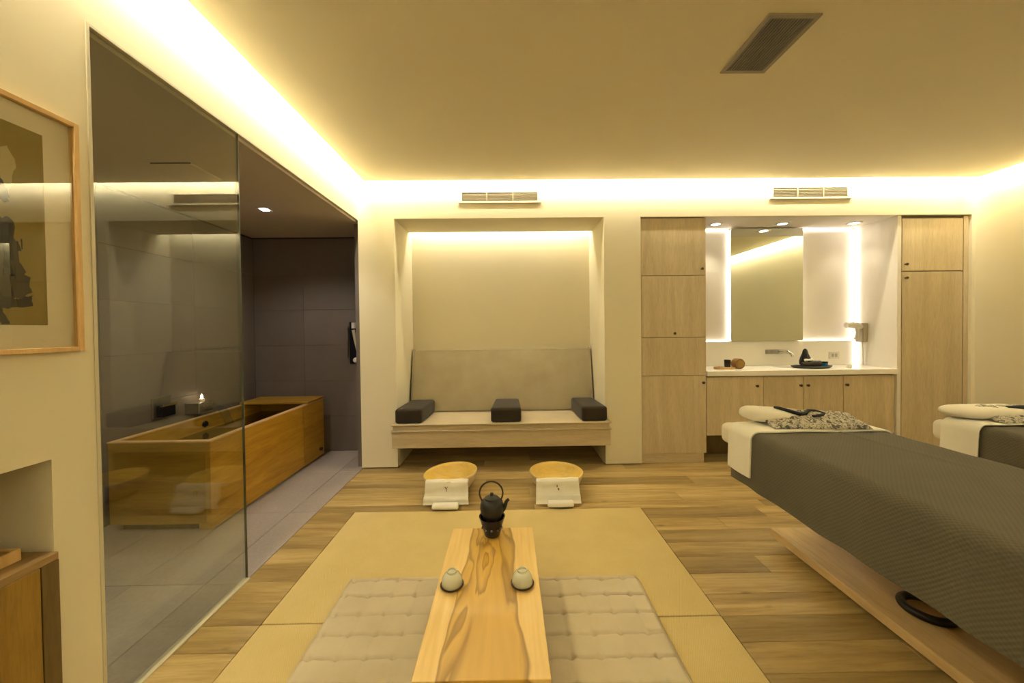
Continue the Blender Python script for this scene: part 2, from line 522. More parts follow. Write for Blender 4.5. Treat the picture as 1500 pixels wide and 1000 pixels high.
# left wall with shelf recess and the wide opening to the bath
for a in ((NW, .55, 0, TZ), (.55, 1.105, .907, TZ), (1.105, 1.235, 0, TZ), (1.235, BW + .06, 2.295, TZ)):
    struct(link('wall_left', B(LW - .10, LW, *a), M_WALL))
for a in ((LW - .46, LW - .40, .45, 1.2, 0, 1.0), (LW - .40, LW - .10, .50, .55, 0, .907), (LW - .40, LW - .10, 1.105, 1.16, 0, .907), (LW - .40, LW - .10, .50, 1.16, .907, .96)):
    struct(link('wall_recess', B(*a), M_WALL))
struct(link('wall_right', B(RW, RW + .1, NW - .1, BW + .06, 0, TZ), M_WALL))
struct(link('wall_near', B(LW - .1, RW + .1, NW - .1, NW, 0, TZ), M_WALL))
struct(link('ceiling', B(LW + .10, RW - .10, NW + .1, BW - .10, CZ, CZ + .02), M_CEIL))
struct(link('ceiling', B(LW - .1, RW + .1, NW - .1, BW + .06, TZ, TZ + .04), M_WALL))
# bathroom shell
BX, BYF, BYN, BZ = -2.68, 3.93, .25, 2.268
bf = struct(link('bathroom_floor', B(BX - .06, LW + .005, BYN, BYF + .06, -.05, -.012), M_GROUT))
xs = [BX, -2.29, -1.92, -1.55, LW]
ys = [BYF, 3.34, 2.60, 1.87, 1.14, .40]
for i in range(4):
    for k in range(5):
        link('tile', B(xs[i] + .0015, xs[i + 1] - .0015, ys[k + 1] + .0015, ys[k] - .0015, -.012, 0, .0012, 1), M_TILEF, bf)
bw = struct(link('wall_bath_left', B(BX - .07, BX - .012, BYN, BYF + .07, 0, BZ + .05), M_GROUT))
for i, z in enumerate((0, .375, .75, 1.125, 1.5, 1.875)):
    z1 = min(z + .375, BZ)
    for k in range(6):
        y1 = BYF - .74 * k; y0 = max(y1 - .74, BYN)
        if y1 > y0: link('tile', B(BX - .012, BX, y0 + .001, y1 - .001, z + .001, z1 - .001, .0008, 1), M_TILEW, bw)
bb = struct(link('wall_bath_back', B(BX - .07, LW - .04, BYF + .012, BYF + .07, 0, BZ + .05), M_GROUT))
for i, z in enumerate((0, .375, .75, 1.125, 1.5, 1.875)):
    for x0, x1 in ((BX, -2.16), (-2.16, -1.42)):
        link('tile', B(x0 + .001, x1 - .001, BYF, BYF + .012, z + .001, min(z + .375, BZ) - .001, .0008, 1), M_TILEW, bb)
struct(link('wall_bath_right', B(LW - .06, LW - .001, BW + .061, BYF + .07, 0, BZ + .05), M_TILEW))
struct(link('wall_bath_near', B(BX - .07, LW - .1, BYN - .05, BYN, 0, BZ + .05), M_TILEW))
struct(link('ceiling_bath', B(BX - .07, LW - .022, BYN, BYF + .07, BZ, BZ + .022), M_BCEIL))

# main floor: subfloor and every plank a part
fl = struct(link('floor', B(LW, RW + .1, NW, 4.08, -.06, -.012), M_SUB))
MATX0, MATX1, MATY1 = -1.09, .925, 2.585
rows = [4.03, 3.86, 3.715, 3.57, 3.425, 3.28, 3.13, 2.976, 2.827, 2.682, 2.585, 2.44, 2.291, 2.16, 2.023, 1.882, 1.736, 1.60, 1.464, 1.327, 1.19, 1.05, .91, .77, .6, .3, -.1, -.6, -1.2, -1.8]
rp = random.Random(3)
def plank(x0, x1, y0, y1):
    if x1 - x0 < .02: return
    dz = rp.uniform(-.0006, 0)
    link('plank', B(x0 + .0007, x1 - .0007, y0 + .0007, y1 - .0007, -.012, dz, .0012, 1), M_OAK, fl)
for k in range(len(rows) - 1):
    y1, y0 = rows[k], rows[k + 1]
    segs = [(LW + .001, RW)] if y0 >= MATY1 - .001 else [(LW + .001, MATX0 - .004), (MATX1 + .004, RW)]
    if y0 > 3.42: segs = [(-1.03, .895), (1.234, 4.335)]
    for a, b in segs:
        x = a; first = True
        while x < b - .01:
            L = rp.uniform(.4, 1.7) if first else rp.uniform(1.1, 2.0)
            first = False
            x2 = min(x + L, b)
            if b - x2 < .3: x2 = b
            plank(x, x2, y0, y1)
            x = x2

# ================================================================ TATAMI (set flush in the boards)
for nm, y0, y1, lab in (('tatami_mat', 1.604, MATY1 - .003, 'woven straw tatami mat nearest the sofa and the wooden bowls'),
                        ('tatami_mat', .62, 1.598, 'woven straw tatami mat nearest the camera, beyond the cross seam')):
    tag(link(nm, B(MATX0, MATX1, y0, y1, -.011, .003, .003, 2), M_TATAMI), lab, 'tatami mat')

# ================================================================ GLASS PARTITION
g = root('glass_partition', (LW, 1.56, 0)); tag(g, 'tall fixed clear glass panel in front of the wooden bathtub', 'glass panel')
link('pane', B(LW - .012, LW - .002, 1.235, 1.905, .006, 2.29), M_GLASS, g)
link('pane_edge', B(LW - .0125, LW - .0015, 1.905, 1.908, .006, 2.29), M_GLASSEDGE, g)
link('floor_channel', B(LW - .02, LW + .014, 1.235, 1.905, .0, .008, .001, 1), plain('channel_cream', (.62, .57, .42), .4), g)
link('head_channel', B(LW - .021, LW + .002, 1.237, 3.399, 2.284, 2.2945, .001, 1), bpy.data.materials['channel_cream'], g)
link('jamb_channel', B(LW - .020, LW + .003, 1.225, 1.2365, .0, 2.2945, .001, 1), bpy.data.materials['channel_cream'], g)

# ================================================================ BATHTUB
t = root('bathtub', (-2.2, 3.1, 0)); tag(t, 'long rectangular golden wooden soaking tub filled with water', 'bathtub')
tx0, tx1, ty0, ty1, tz = -2.56, -1.915, 2.37, 3.82, .575
link('near_panel', B(tx0, tx1 - .0325, ty0, ty0 + .032, .05, tz - .0), M_TUBX, t)
link('side_panel', B(tx1 - .032, tx1, ty0 + .0, 3.45, .015, tz), M_TUB, t)
link('side_panel', B(tx1 - .032, tx1 + .001, 3.452, ty1, .015, tz), M_TUB, t)
link('side_panel', B(tx0, tx0 + .032, ty0 + .032, ty1 - .032, .05, tz), M_TUB, t)
link('far_panel', B(tx0, tx1 - .032, ty1 - .032, ty1, .05, tz), M_TUBX, t)
link('bottom_board', B(tx0 + .032, tx1 - .032, ty0 + .032, ty1 - .032, .05, .09), M_TUBX, t)
rim = NB()
link('rim', prism([(tx0 - .004, ty0 - .004), (tx1 + .006, ty0 - .004), (tx1 + .006, ty1 + .004), (tx0 - .004, ty1 + .004), (tx0 - .004, ty0 + .3), (tx0 + .036, ty0 + .3), (tx0 + .036, ty1 - .036), (tx1 - .036, ty1 - .036), (tx1 - .036, ty0 + .036), (tx0 + .036, ty0 + .036), (tx0 + .036, ty0 + .299), (tx0 - .004, ty0 + .299)], 'Z', tz, tz + .008), M_TUBRIM, t)
link('head_board', B(tx0 + .002, tx1 + .008, 3.52, ty1 + .005, tz + .009, tz + .032, .004, 2), M_TUBX, t)
link('water', B(tx0 + .033, tx1 - .033, ty0 + .033, ty1 - .033, .44, .465), glassy('bath_water', (.55, .60, .5), 1.6), t)
link('skirt', B(tx0 + .04, tx1 - .04, ty0 + .045, ty1 - .04, .0, .05), M_DARKSLOT, t)  # dark block, shade of the recess under the tub put into its colour
for yy in (ty0 + .02, ty1 - .1):
    link('foot', B(tx1 - .10, tx1 - .04, yy, yy + .05, .0, .049, .004, 1), M_TUBX, t)
k = NB(); lathe(k, [(0, 0), (.026, 0), (.028, .006), (.022, .014), (0, .016)], (tx0 + .033, 3.08, .515), 20, 'X')
link('overflow_knob', k, M_BLACKG, t, 'auto')
k = NB(); lathe(k, [(0, 0), (.016, 0), (.016, .02), (0, .02)], (tx1 + .001, 3.74, .085), 16, 'X')
link('drain_cap', k, M_BLACK, t, 'auto')

# fittings over the tub
f = root('bath_mixer', (BX, 2.86, .70)); tag(f, 'square chrome mixer plate with lever on the grey tiles above the tub', 'tap')
link('plate', B(BX, BX + .012, 2.785, 2.94, .625, .785, .003, 2), M_STEEL, f)
link('lever', B(BX + .05, BX + .075, 2.80, 2.93, .715, .735, .004, 2), M_CHROME, f)
link('body', B(BX + .012, BX + .06, 2.81, 2.925, .635, .725, .006, 2), M_BLACKG, f)
f = root('bath_spout', (BX, 3.15, .64)); tag(f, 'wide boxy chrome spout pouring a sheet of water into the tub', 'tap')
link('housing', B(BX, BX + .115, 3.07, 3.22, .60, .69, .004, 2), M_STEEL, f)
link('lip', B(BX + .115, BX + .15, 3.085, 3.205, .655, .668, .002, 1), M_CHROME, f)
path = [(BX + .15 + .16 * math.sin(a), .664 - .19 * (1 - math.cos(a))) for a in lin(0, 1.45, 14)]
bm = sheet(path, lin(3.10, 3.19, 12), .002, lambda u, v, p: .004 * nz(v * 9, u * 3) * u, 'Y')
link('water_stream', bm, M_CLEAR, f, True)
f = root('tealight', (BX + .06, 3.17, .69)); tag(f, 'small lit tealight candle on the bath spout', 'candle')
k = NB(); cyl(k, BX + .06, 3.17, .69, .712, .02); link('cup', k, M_CANDLE, f, 'auto')
k = NB(); lathe(k, [(0, .712), (.006, .716), (.009, .726), (.005, .742), (0, .752)], (BX + .06, 3.17, 0), 12); link('flame', k, M_FLAME, f, True)
f = root('hand_shower', (-1.61, BYF, 1.15)); tag(f, 'chrome hand shower in its bracket on the dark back tiles', 'shower')
link('wall_plate', B(-1.675, -1.56, BYF - .015, BYF, .93, 1.37, .004, 2), M_BLACKG, f)
link('side_rail', B(-1.70, -1.688, BYF - .03, BYF - .012, .99, 1.33, .003, 1), M_CHROME, f)
k = NB(); cyl(k, -1.61, BYF - .05, 1.30, 1.36, .026); link('holder', k, plain('chrome_shine_tone', (.75, .70, .64), .25), f, 'auto')  # pale non-metal colour stands in for bright reflections in the chrome
k = NB(); tube(k, [(-1.615, BYF - .055, 1.285), (-1.60, BYF - .05, 1.18), (-1.578, BYF - .035, 1.05)], [.018, .016, .015], 12); link('handset', k, plain('handset_shine_tone', (.62, .56, .42), .35), f, 'auto')  # handset's bright reflections likewise put into a pale non-metal colour
k = NB(); lathe(k, [(0, 0), (.03, 0), (.03, .03), (.018, .045), (0, .045)], (-1.60, BYF - .015, .965), 16, 'Y')
for v_ in k.verts: v_.co.y = 2 * (BYF - .015) - v_.co.y if v_.co.y > BYF - .015 else v_.co.y
link('outlet', k, bpy.data.materials['chrome_shine_tone'], f, 'auto')
f = root('bathroom_downlight', (-1.95, 3.01, BZ)); tag(f, 'small square glowing downlight in the grey bathroom ceiling', 'downlight')
link('bezel', B(-1.995, -1.905, 2.965, 3.055, BZ - .006, BZ, .001, 1), M_BCEIL, f)
link('lens', B(-1.975, -1.925, 2.985, 3.035, BZ - .012, BZ - .006, .001, 1), M_LAMPB, f)
f = root('access_hatch', (-1.95, 2.3, BZ)); tag(f, 'thin square outline of a ceiling hatch above the bathtub', 'hatch')
link('edge_strip', B(-2.07, -1.84, 2.18, 2.19, BZ - .005, BZ, .001, 1), M_DARKSLOT, f)
link('edge_strip', B(-1.85, -1.84, 2.19, 2.42, BZ - .005, BZ, .001, 1), M_WALL, f)
link('hatch_door', B(-2.065, -1.852, 2.192, 2.415, BZ - .003, BZ, .001, 1), M_BCEIL, f)

# ================================================================ SOFA IN THE NICHE
s = root('niche_sofa', (-.07, 3.65, 0)); tag(s, 'built-in linen bench sofa with tall sloping back filling the wall niche', 'sofa')
link('apron', B(-1.062, .925, 3.335, 3.365, .205, .355, .002, 1), M_CABH, s)
link('seat_board', B(-1.025, .89, 3.365, 3.98, .335, .355), M_CABH, s)
sc_b = prism([(-1.05, 3.322), (.915, 3.322), (.915, 3.392), (.893, 3.392), (.893, 3.94), (-1.028, 3.94), (-1.028, 3.392), (-1.05, 3.392)], 'Z', .357, .425, False)
bmesh.ops.bevel(sc_b, geom=list(sc_b.edges), offset=.014, segments=3, affect='EDGES')
link('seat_cushion', sc_b, M_SEAT, s, 'auto')
bk = NB()
prof = [(3.80, .43), (3.94, 1.045), (3.955, 1.06), (3.99, 1.06), (4.005, 1.04), (4.005, .43)]
join(bk, prism(prof, 'X', -1.012, .878, False))
bmesh.ops.bevel(bk, geom=[e for e in bk.edges], offset=.012, segments=2, affect='EDGES')
link('back_cushion', bk, M_BACK, s, 'auto')
for nm, a, b, ln, lab in (('bolster', (-1.034, -.79), (-1.0, -.76), 0, 'dark brown block bolster at the sofa end beside the glass bathroom'),
                          ('bolster', (-.165, .115), (-.135, .105), 0, 'dark brown block bolster in the middle of the sofa'),
                          ('bolster', (.665, .900), (.645, .868), 0, 'dark brown block bolster at the sofa end beside the tall cabinet')):
    bm = softbox(0, 1, 0, 1, 0, 1, .001, 1)
    bm.free()
    bm = softbox(a[0], a[1], 3.335, 3.80, .428, .560, .022, 4, .008)
    for v_ in bm.verts:
        tt = (v_.co.y - 3.335) / .465
        u = (v_.co.x - a[0]) / (a[1] - a[0])
        v_.co.x = (a[0] + u * (a[1] - a[0])) * (1 - tt) + (b[0] + u * (b[1] - b[0])) * tt
    tag(link(nm, bm, M_BLACKF, None, 'auto'), lab, 'bolster', 'bolsters on the niche sofa')

# ================================================================ VENTS
def wall_vent(x0, x1, z0, z1, label):
    f = root('wall_vent', ((x0 + x1) / 2, BW, z0)); tag(f, label, 'air vent', 'air vents under the cove')
    y = BW
    link('backing', B(x0 + .01, x1 - .01, y - .004, y, z0 + .024, z1 - .008), M_VENTB, f)
    link('frame', B(x0 + .002, x0 + .014, y - .011, y, z0 + .022, z1, .001, 1), M_WALL, f)
    link('frame', B(x1 - .014, x1 - .002, y - .011, y, z0 + .022, z1, .001, 1), M_WALL, f)
    link('frame', B(x0 + .014, x1 - .014, y - .011, y, z1 - .01, z1, .001, 1), M_WALL, f)
    link('sill', B(x0 - .022, x1 + .022, y - .014, y, z0, z0 + .018, .002, 1), M_WALL, f)
    n = 5
    for i in range(n):
        z = z0 + .030 + i * (z1 - z0 - .045) / n
        bm = B(x0 + .014, x1 - .014, y - .0095, y - .004, z, z + .004)
        link('slat', bm, M_VENT, f)
    for i in (1, 2):
        x = x0 + (x1 - x0) * i / 3
        link('divider', B(x - .006, x + .006, y - .0105, y - .003, z0 + .022, z1 - .01), M_VENT, f)
wall_vent(-.42, .30, 2.428, 2.535, 'slim horizontal air vent above the sofa niche')
wall_vent(2.45, 3.17, 2.445, 2.56, 'slim horizontal air vent above the vanity mirror')
f = root('ceiling_vent', (1.23, 1.75, CZ)); tag(f, 'rectangular grey air grille set in the ceiling', 'air vent')
gx0, gx1, gy0, gy1 = 1.118, 1.35, 1.565, 1.925
link('frame', B(gx0, gx0 + .022, gy0, gy1, CZ - .008, CZ, .001, 1), M_VENT, f)
link('frame', B(gx1 - .022, gx1, gy0, gy1, CZ - .008, CZ, .001, 1), M_VENT, f)
link('frame', B(gx0 + .022, gx1 - .022, gy0, gy0 + .02, CZ - .008, CZ, .001, 1), M_VENT, f)
link('frame', B(gx0 + .022, gx1 - .022, gy1 - .02, gy1, CZ - .008, CZ, .001, 1), M_VENT, f)
link('backing', B(gx0 + .022, gx1 - .022, gy0 + .02, gy1 - .02, CZ - .002, CZ), M_DARKSLOT, f)  # flat dark sheet painting the shaded depth behind the slats
for i in range(14):
    x = gx0 + .026 + i * .0133
    link('slat', B(x, x + .008, gy0 + .02, gy1 - .02, CZ - .006, CZ - .002), M_GRILL, f)

# ================================================================ CABINETS
def knob(parent, x, z, y):
    k = NB(); lathe(k, [(0, 0), (.008, 0), (.006, .008), (.012, .014), (.013, .02), (.009, .026), (0, .027)], (x, y, z), 16, 'Y')
    link('knob', k, M_KNOB, parent, 'auto')
CY = 3.425
c = root('tall_cabinet', (1.54, 3.6, 0)); tag(c, 'tall pale wood cabinet of four doors between the sofa niche and the vanity', 'cabinet')
link('carcass', B(1.236, 1.855, CY + .02, 3.85, .09, 2.290), M_CARC, c)
for z0, z1, kx, kz in ((1.758, 2.288, 1.812, 1.815), (1.181, 1.753, 1.553, 1.218), (.825, 1.176, None, None), (.092, .820, 1.82, .755)):
    d = link('door', B(1.248, 1.852, CY, CY + .019, z0, z1, .0015, 1), M_CAB, c)
    if kx: knob(d, kx, kz, CY)
link('side_stile', B(1.236, 1.246, CY - .002, CY + .02, .09, 2.29), M_CAB, c)
link('plinth', B(1.24, 1.835, CY + .012, 3.6, 0, .09), M_CABH, c)
c = root('tall_cabinet', (4.0, 3.6, 0)); tag(c, 'tall pale wood cabinet in the corner beside the hairdryer wall', 'cabinet')
link('carcass', B(3.692, 4.333, CY + .02, 3.85, .09, 2.290), M_CARC, c)
d = link('door', B(3.705, 4.283, CY, CY + .019, 1.778, 2.288 - .02, .0015, 1), M_CAB, c); knob(d, 3.735, 1.84, CY)
d = link('door', B(3.705, 4.283, CY, CY + .019, .092, 1.770, .0015, 1), M_CAB, c); knob(d, 3.735, 1.712, CY)
link('filler_strip', B(4.289, 4.333, CY, CY + .019, .09, 2.289), M_CAB, c)
link('plinth', B(3.70, 4.33, CY + .012, 3.6, 0, .09), M_CABH, c)
# partition between vanity and the corner cabinet
struct(link('trim_5', B(3.655, 3.691, CY - .005, VB, .0, 2.294), M_WALLW))
# vanity base
VY = 3.435
c = root('vanity_cabinet', (2.77, 3.65, .25)); tag(c, 'low pale wood vanity cabinet with four doors under the white countertop', 'cabinet')
link('carcass', B(1.858, 3.652, VY + .02, 3.855, .25, .805), M_CARC, c)
xsd = [1.860, 2.400, 2.781, 3.160, 3.652]
for i in range(4):
    d = link('door', B(xsd[i] + .002, xsd[i + 1] - .002, VY, VY + .019, .252, .800, .0015, 1), M_CAB, c)
    knob(d, (2.333, 2.745, 2.815, 3.185)[i], .715, VY)
link('toe_kick', B(1.858, 3.652, 3.66, 3.70, 0, .25), M_CABDARK, c)
c = root('countertop', (2.77, 3.6, .805)); tag(c, 'white vanity countertop with a shallow sink', 'countertop')
link('slab', B(1.857, 3.654, 3.405, 3.855, .812, .862, .004, 2), M_COUNTER, c)
bm = NB(); lathe(bm, [(1.0, .8621), (1.03, .8655), (1.06, .8621)], (0, 0, 0), 48)
for v_ in bm.verts: v_.co = Vector((2.83 + v_.co.x * .20, 3.62 + v_.co.y * .13, v_.co.z))
link('sink_rim', bm, M_COUNTER, c, True)
bm = NB(); lathe(bm, [(0, .8623), (1.0, .8623)], (0, 0, 0), 48)
for v_ in bm.verts: v_.co = Vector((2.83 + v_.co.x * .20, 3.62 + v_.co.y * .13, v_.co.z))
link('basin_shade_disc', bm, plain('basin_shade', (.7, .66, .58), .2), c, False)  # flat disc toned darker, painting the shade of the sink hollow
link('splashback', B(1.857, 3.652, 3.825, VB - .001, .862, 1.118, .003, 1), M_COUNTER, c)

# mirror and its LED lines
mi = root('vanity_mirror', (2.69, 3.8, 1.12)); tag(mi, 'tall frameless mirror over the vanity with light glowing from its sides', 'mirror')
link('mirror_glass', B(2.315, 3.065, 3.795, 3.80, 1.122, 2.285), M_MIRROR, mi)
link('backing_box', B(2.33, 3.05, 3.80, VB, 1.122, 2.28), M_WALLW, mi)
link('light_strip', B(2.318, 2.329, 3.835, 3.850, 1.13, 2.275), M_LED, mi)
link('light_strip', B(3.051, 3.062, 3.835, 3.850, 1.13, 2.275), M_LED, mi)
tl = tag(link('light_strip', B(3.628, 3.650, 3.800, 3.822, .866, 2.28, .004, 1), M_LED), 'vertical glowing light strip in the alcove corner by the hairdryer', 'light strip', 'light strips round the vanity wall')
tag(link('light_strip', B(3.07, 3.62, 3.842, 3.856, 2.276, 2.290, .002, 1), M_LED), 'horizontal glowing light strip above the backlit panel near the corner', 'light strip', 'light strips round the vanity wall')
tag(link('light_strip', B(3.07, 3.62, 3.842, 3.856, 1.1185, 1.126, .002, 1), M_LED), 'horizontal glowing light strip at the foot of the backlit panel', 'light strip', 'light strips round the vanity wall')
tag(link('light_strip', B(1.90, 2.31, 3.842, 3.856, 2.276, 2.290, .002, 1), M_LED), 'short glowing light strip above the panel beside the tall cabinet', 'light strip', 'light strips round the vanity wall')
tag(link('light_strip', B(1.90, 2.31, 3.842, 3.856, 1.1185, 1.126, .002, 1), M_LED), 'short glowing light strip at the foot of the panel beside the tall cabinet', 'light strip', 'light strips round the vanity wall')
for x, lab in ((2.08, 'round ceiling downlight nearest the tall sofa-side cabinet'), (2.75, 'round ceiling downlight in front of the vanity mirror'), (3.47, 'round ceiling downlight nearest the hairdryer corner')):
    f = root('downlight', (x, 3.66, 2.295)); tag(f, lab, 'downlight', 'downlights over the vanity')
    k = NB(); lathe(k, [(.040, 2.2945), (.040, 2.290), (.062, 2.287), (.068, 2.2945)], (x, 3.66, 0), 32); link('bezel', k, M_WHITEP, f, True)
    k = NB(); lathe(k, [(0, 2.291), (.040, 2.291), (.040, 2.2945), (0, 2.2945)], (x, 3.66, 0), 32); link('lens', k, M_LAMP, f, 'auto')

# faucet
f = root('wall_faucet', (2.78, 3.82, 1.0)); tag(f, 'chrome wall faucet below the mirror', 'faucet')
link('plate', B(2.69, 2.86, 3.817, 3.825, .985, 1.03, .002, 1), M_STEEL, f)
k = NB(); lathe(k, [(0, 0), (.018, 0), (.018, .045), (0, .047)], (2.72, 3.817, 1.008), 20, 'Y'); link('lever_knob', k, M_STEEL, f, 'auto')
k = NB(); tube(k, [(2.84, 3.82, 1.008), (2.842, 3.76, 1.012), (2.85, 3.70, 1.008), (2.855, 3.675, .985), (2.858, 3.67, .965)], [.024, .021, .019, .016, .014], 16); link('spout', k, M_CHROME, f, 'auto')
# hairdryer
f = root('hair_dryer', (3.655, 3.74, 1.1)); tag(f, 'white wall-mounted hairdryer on its holder in the vanity alcove', 'hair dryer')
link('holder', B(3.60, 3.655, 3.70, 3.785, 1.10, 1.295, .008, 2), plain('cream_plastic', (.5, .43, .3), .4), f)
k = NB(); tube(k, [(3.60, 3.72, 1.255), (3.56, 3.72, 1.27), (3.50, 3.715, 1.275), (3.455, 3.71, 1.275), (3.44, 3.71, 1.275)], [.026, .034, .032, .024, .028], 16); link('barrel', k, M_WHITEP, f, 'auto')
k = NB(); tube(k, [(3.56, 3.72, 1.25), (3.565, 3.72, 1.20), (3.555, 3.72, 1.15), (3.535, 3.72, 1.135)], [.017, .016, .014, .01], 12); link('handle', k, M_WHITEP, f, 'auto')
k = NB(); tube(k, [(3.64, 3.745, 1.10), (3.645, 3.745, 1.0), (3.643, 3.74, .90), (3.64, 3.735, .868)], .005, 8); link('cord', k, M_WHITEP, f, True)
link('vent_button', B(3.597, 3.60, 3.725, 3.745, 1.235, 1.255, .002, 1), M_KNOB, f)
# socket
f = root('wall_socket', (3.42, 3.82, .95)); tag(f, 'faint white socket plate on the splashback beside the dark tray', 'socket')
link('plate', B(3.36, 3.47, 3.817, 3.825, .925, 1.0, .002, 1), M_WHITEP, f)
link('rocker', B(3.385, 3.41, 3.814, 3.817, .945, .98, .001, 1), plain('socket_grey', (.45, .4, .33), .5), f)
link('rocker', B(3.42, 3.445, 3.814, 3.817, .945, .98, .001, 1), plain('socket_grey2', (.45, .4, .33), .5), f)

# things on the counter
CT = .862
f = root('wooden_tray', (2.12, 3.58, CT)); tag(f, 'small oval pale wood tray on the counter end near the tall cabinet', 'tray')
bm = NB(); lathe(bm, [(0, CT + .002), (.95, CT + .002), (1, CT + .02), (1.04, CT + .02), (1.0, CT), (0, CT)], (0, 0, 0), 36)
for v_ in bm.verts: v_.co = Vector((2.11 + v_.co.x * .10, 3.57 + v_.co.y * .06, v_.co.z))
link('tray_dish', bm, M_FRAME, f, 'auto')
f = tag(root('white_votive', (2.075, 3.56, CT)), 'small white glowing votive cup on the wooden tray', 'candle')
k = NB(); lathe(k, [(0, 0), (.018, 0), (.02, .03), (.016, .03), (.013, .006), (0, .006)], (2.075, 3.55, CT + .003), 20); link('cup', k, M_WHITEP, f, 'auto')
k = NB(); cyl(k, 2.075, 3.55, CT + .009, CT + .022, .012, n=14); link('wax', k, glow('votive_wax', (1, .9, .65), 1.6), f, 'auto')
f = tag(root('dark_cup', (2.14, 3.57, CT)), 'dark cylindrical cup standing on the wooden tray', 'cup')
k = NB(); cyl(k, 2.142, 3.575, CT + .003, CT + .018, .036, .03); link('stand', k, M_WHITEP, f, 'auto')
k = NB(); lathe(k, [(0, 0), (.026, 0), (.030, .07), (.026, .07), (.022, .01), (0, .01)], (2.142, 3.575, CT + .0185), 24); link('cup', k, plain('dark_glass', (.02, .015, .015), .2), f, 'auto')
f = tag(root('wooden_roll', (2.24, 3.57, CT)), 'round brown wooden canister lying on its side by the tray', 'canister')
k = NB(); lathe(k, [(.0, .0), (.045, 0), (.05, .006), (.05, .07), (.045, .078), (0, .078)], (2.243, 3.61, CT + .0505), 28, 'Y'); link('drum', k, wood('canister_wood', (.16, .07, .02), (.25, .13, .03), (.3, .17, .05), 'Y', .4), f, 'auto')
k = NB(); lathe(k, [(.0, 0), (.036, 0), (.036, .004), (0, .004)], (2.243, 3.532, CT + .0505), 28, 'Y'); link('end_cap', k, M_CABNEAR, f, 'auto')
f = root('dark_tray', (2.94, 3.55, CT)); tag(f, 'thin dark oval platter on the countertop holding toiletries', 'tray')
bm = NB(); lathe(bm, [(0, .004), (.8, .005), (.95, .012), (1.02, .026), (1.0, .017), (.9, .004), (.7, 0), (0, 0)], (0, 0, 0), 40)
for v_ in bm.verts: v_.co = Vector((2.95 + v_.co.x * .19, 3.55 + v_.co.y * .09, CT + v_.co.z))
link('platter', bm, plain('slate_grey', (.05, .045, .04), .4), f, 'auto')
k = NB(); lathe(k, [(0, 0), (.05, 0), (.052, .03), (.04, .07), (.026, .105), (.018, .14), (.008, .152), (0, .155)], (2.905, 3.57, CT + .036), 20)
for v_ in k.verts: v_.co.x += .10 * max(0, (CT + .15 - v_.co.z)) * .35
tag(link('black_pouch', k, M_BLACKG, None, True), 'black pointed cloth pouch standing on the dark platter', 'pouch')
def roll(name, p0, p1, r, m_, lab, cat, grp=None):
    bm = NB(); p0, p1 = Vector(p0), Vector(p1)
    n = 9
    tube(bm, [p0.lerp(p1, i / (n - 1)) for i in range(n)], [r * .8] + [r * (1 + .05 * math.sin(i * 2.3)) for i in range(n - 2)] + [r * .8], 14)
    return tag(link(name, bm, m_, None, 'auto'), lab, cat, grp)
roll('rolled_cloth', (2.84, 3.53, CT + .034), (3.01, 3.52, CT + .036), .029, M_BLACKF, 'dark rolled face cloth lying at the front of the platter', 'cloth')
roll('rolled_cloth', (2.93, 3.57, CT + .046), (3.06, 3.565, CT + .042), .028, plain('grey_violet', (.09, .08, .09), .8), 'grey rolled face cloth behind the dark one on the platter', 'cloth')
roll('white_comb_case', (2.87, 3.535, CT + .078), (2.95, 3.53, CT + .080), .014, M_WHITEP, 'small white case resting on the rolled cloths', 'case')
f = tag(root('teal_jar', (3.07, 3.52, CT)), 'small teal jar with dark lid at the platter end', 'jar')
k = NB(); cyl(k, 3.055, 3.515, CT + .008, CT + .052, .021); link('jar_body', k, M_TEAL, f, 'auto')
k = NB(); cyl(k, 3.055, 3.515, CT + .0522, CT + .066, .022); link('lid', k, M_BLACK, f, 'auto')
f = tag(root('glass_bud', (3.27, 3.5, CT)), 'tiny clear glass cup near the corner light strip', 'cup')
k = NB(); lathe(k, [(0, 0), (.02, 0), (.025, .035), (.022, .035), (.018, .004), (0, .004)], (3.29, 3.52, CT + .0005), 20); link('glass', k, plain('milky', (.85, .82, .74), .2), f, 'auto')

# ================================================================ LEFT WALL: picture, recess cabinet, box
f = root('framed_print', (LW, .9, 1.55)); tag(f, 'large framed ink print with white mat on the near left wall', 'picture')
py0, py1, pz0, pz1 = .62, 1.18, 1.225, 1.932
fx0, fx1 = LW + .001, LW + .024
link('frame_bar', B(fx0, fx1, py1 - .014, py1, pz0, pz1, .001, 1), M_FRAME, f)
link('frame_bar', B(fx0, fx1, py0, py0 + .014, pz0, pz1, .001, 1), M_FRAME, f)
link('frame_bar', B(fx0, fx1, py0 + .014, py1 - .014, pz1 - .014, pz1, .001, 1), wood('natural_frame_flat', (.55, .34, .12), (.66, .42, .15), (.72, .48, .19), 'Y', .45), f)
link('frame_bar', B(fx0, fx1, py0 + .014, py1 - .014, pz0, pz0 + .014, .001, 1), M_FRAME, f)
link('mat_board', B(fx0, fx0 + .005, py0 + .014, py1 - .014, pz0 + .014, pz1 - .014), plain('mat_cream', (.84, .76, .56), .8), f)
pr = link('print', B(fx0 + .005, fx0 + .0065, py0 + .085, 1.100, 1.305, 1.858), plain('ochre_paper', (.27, .20, .035), .8), f)
M_INK = plain('ink', (.018, .017, .012), .8)
M_INK2 = plain('ink_wash', (.045, .04, .016), .8)
M_PALE = plain('pale_wash', (.50, .42, .2), .8)
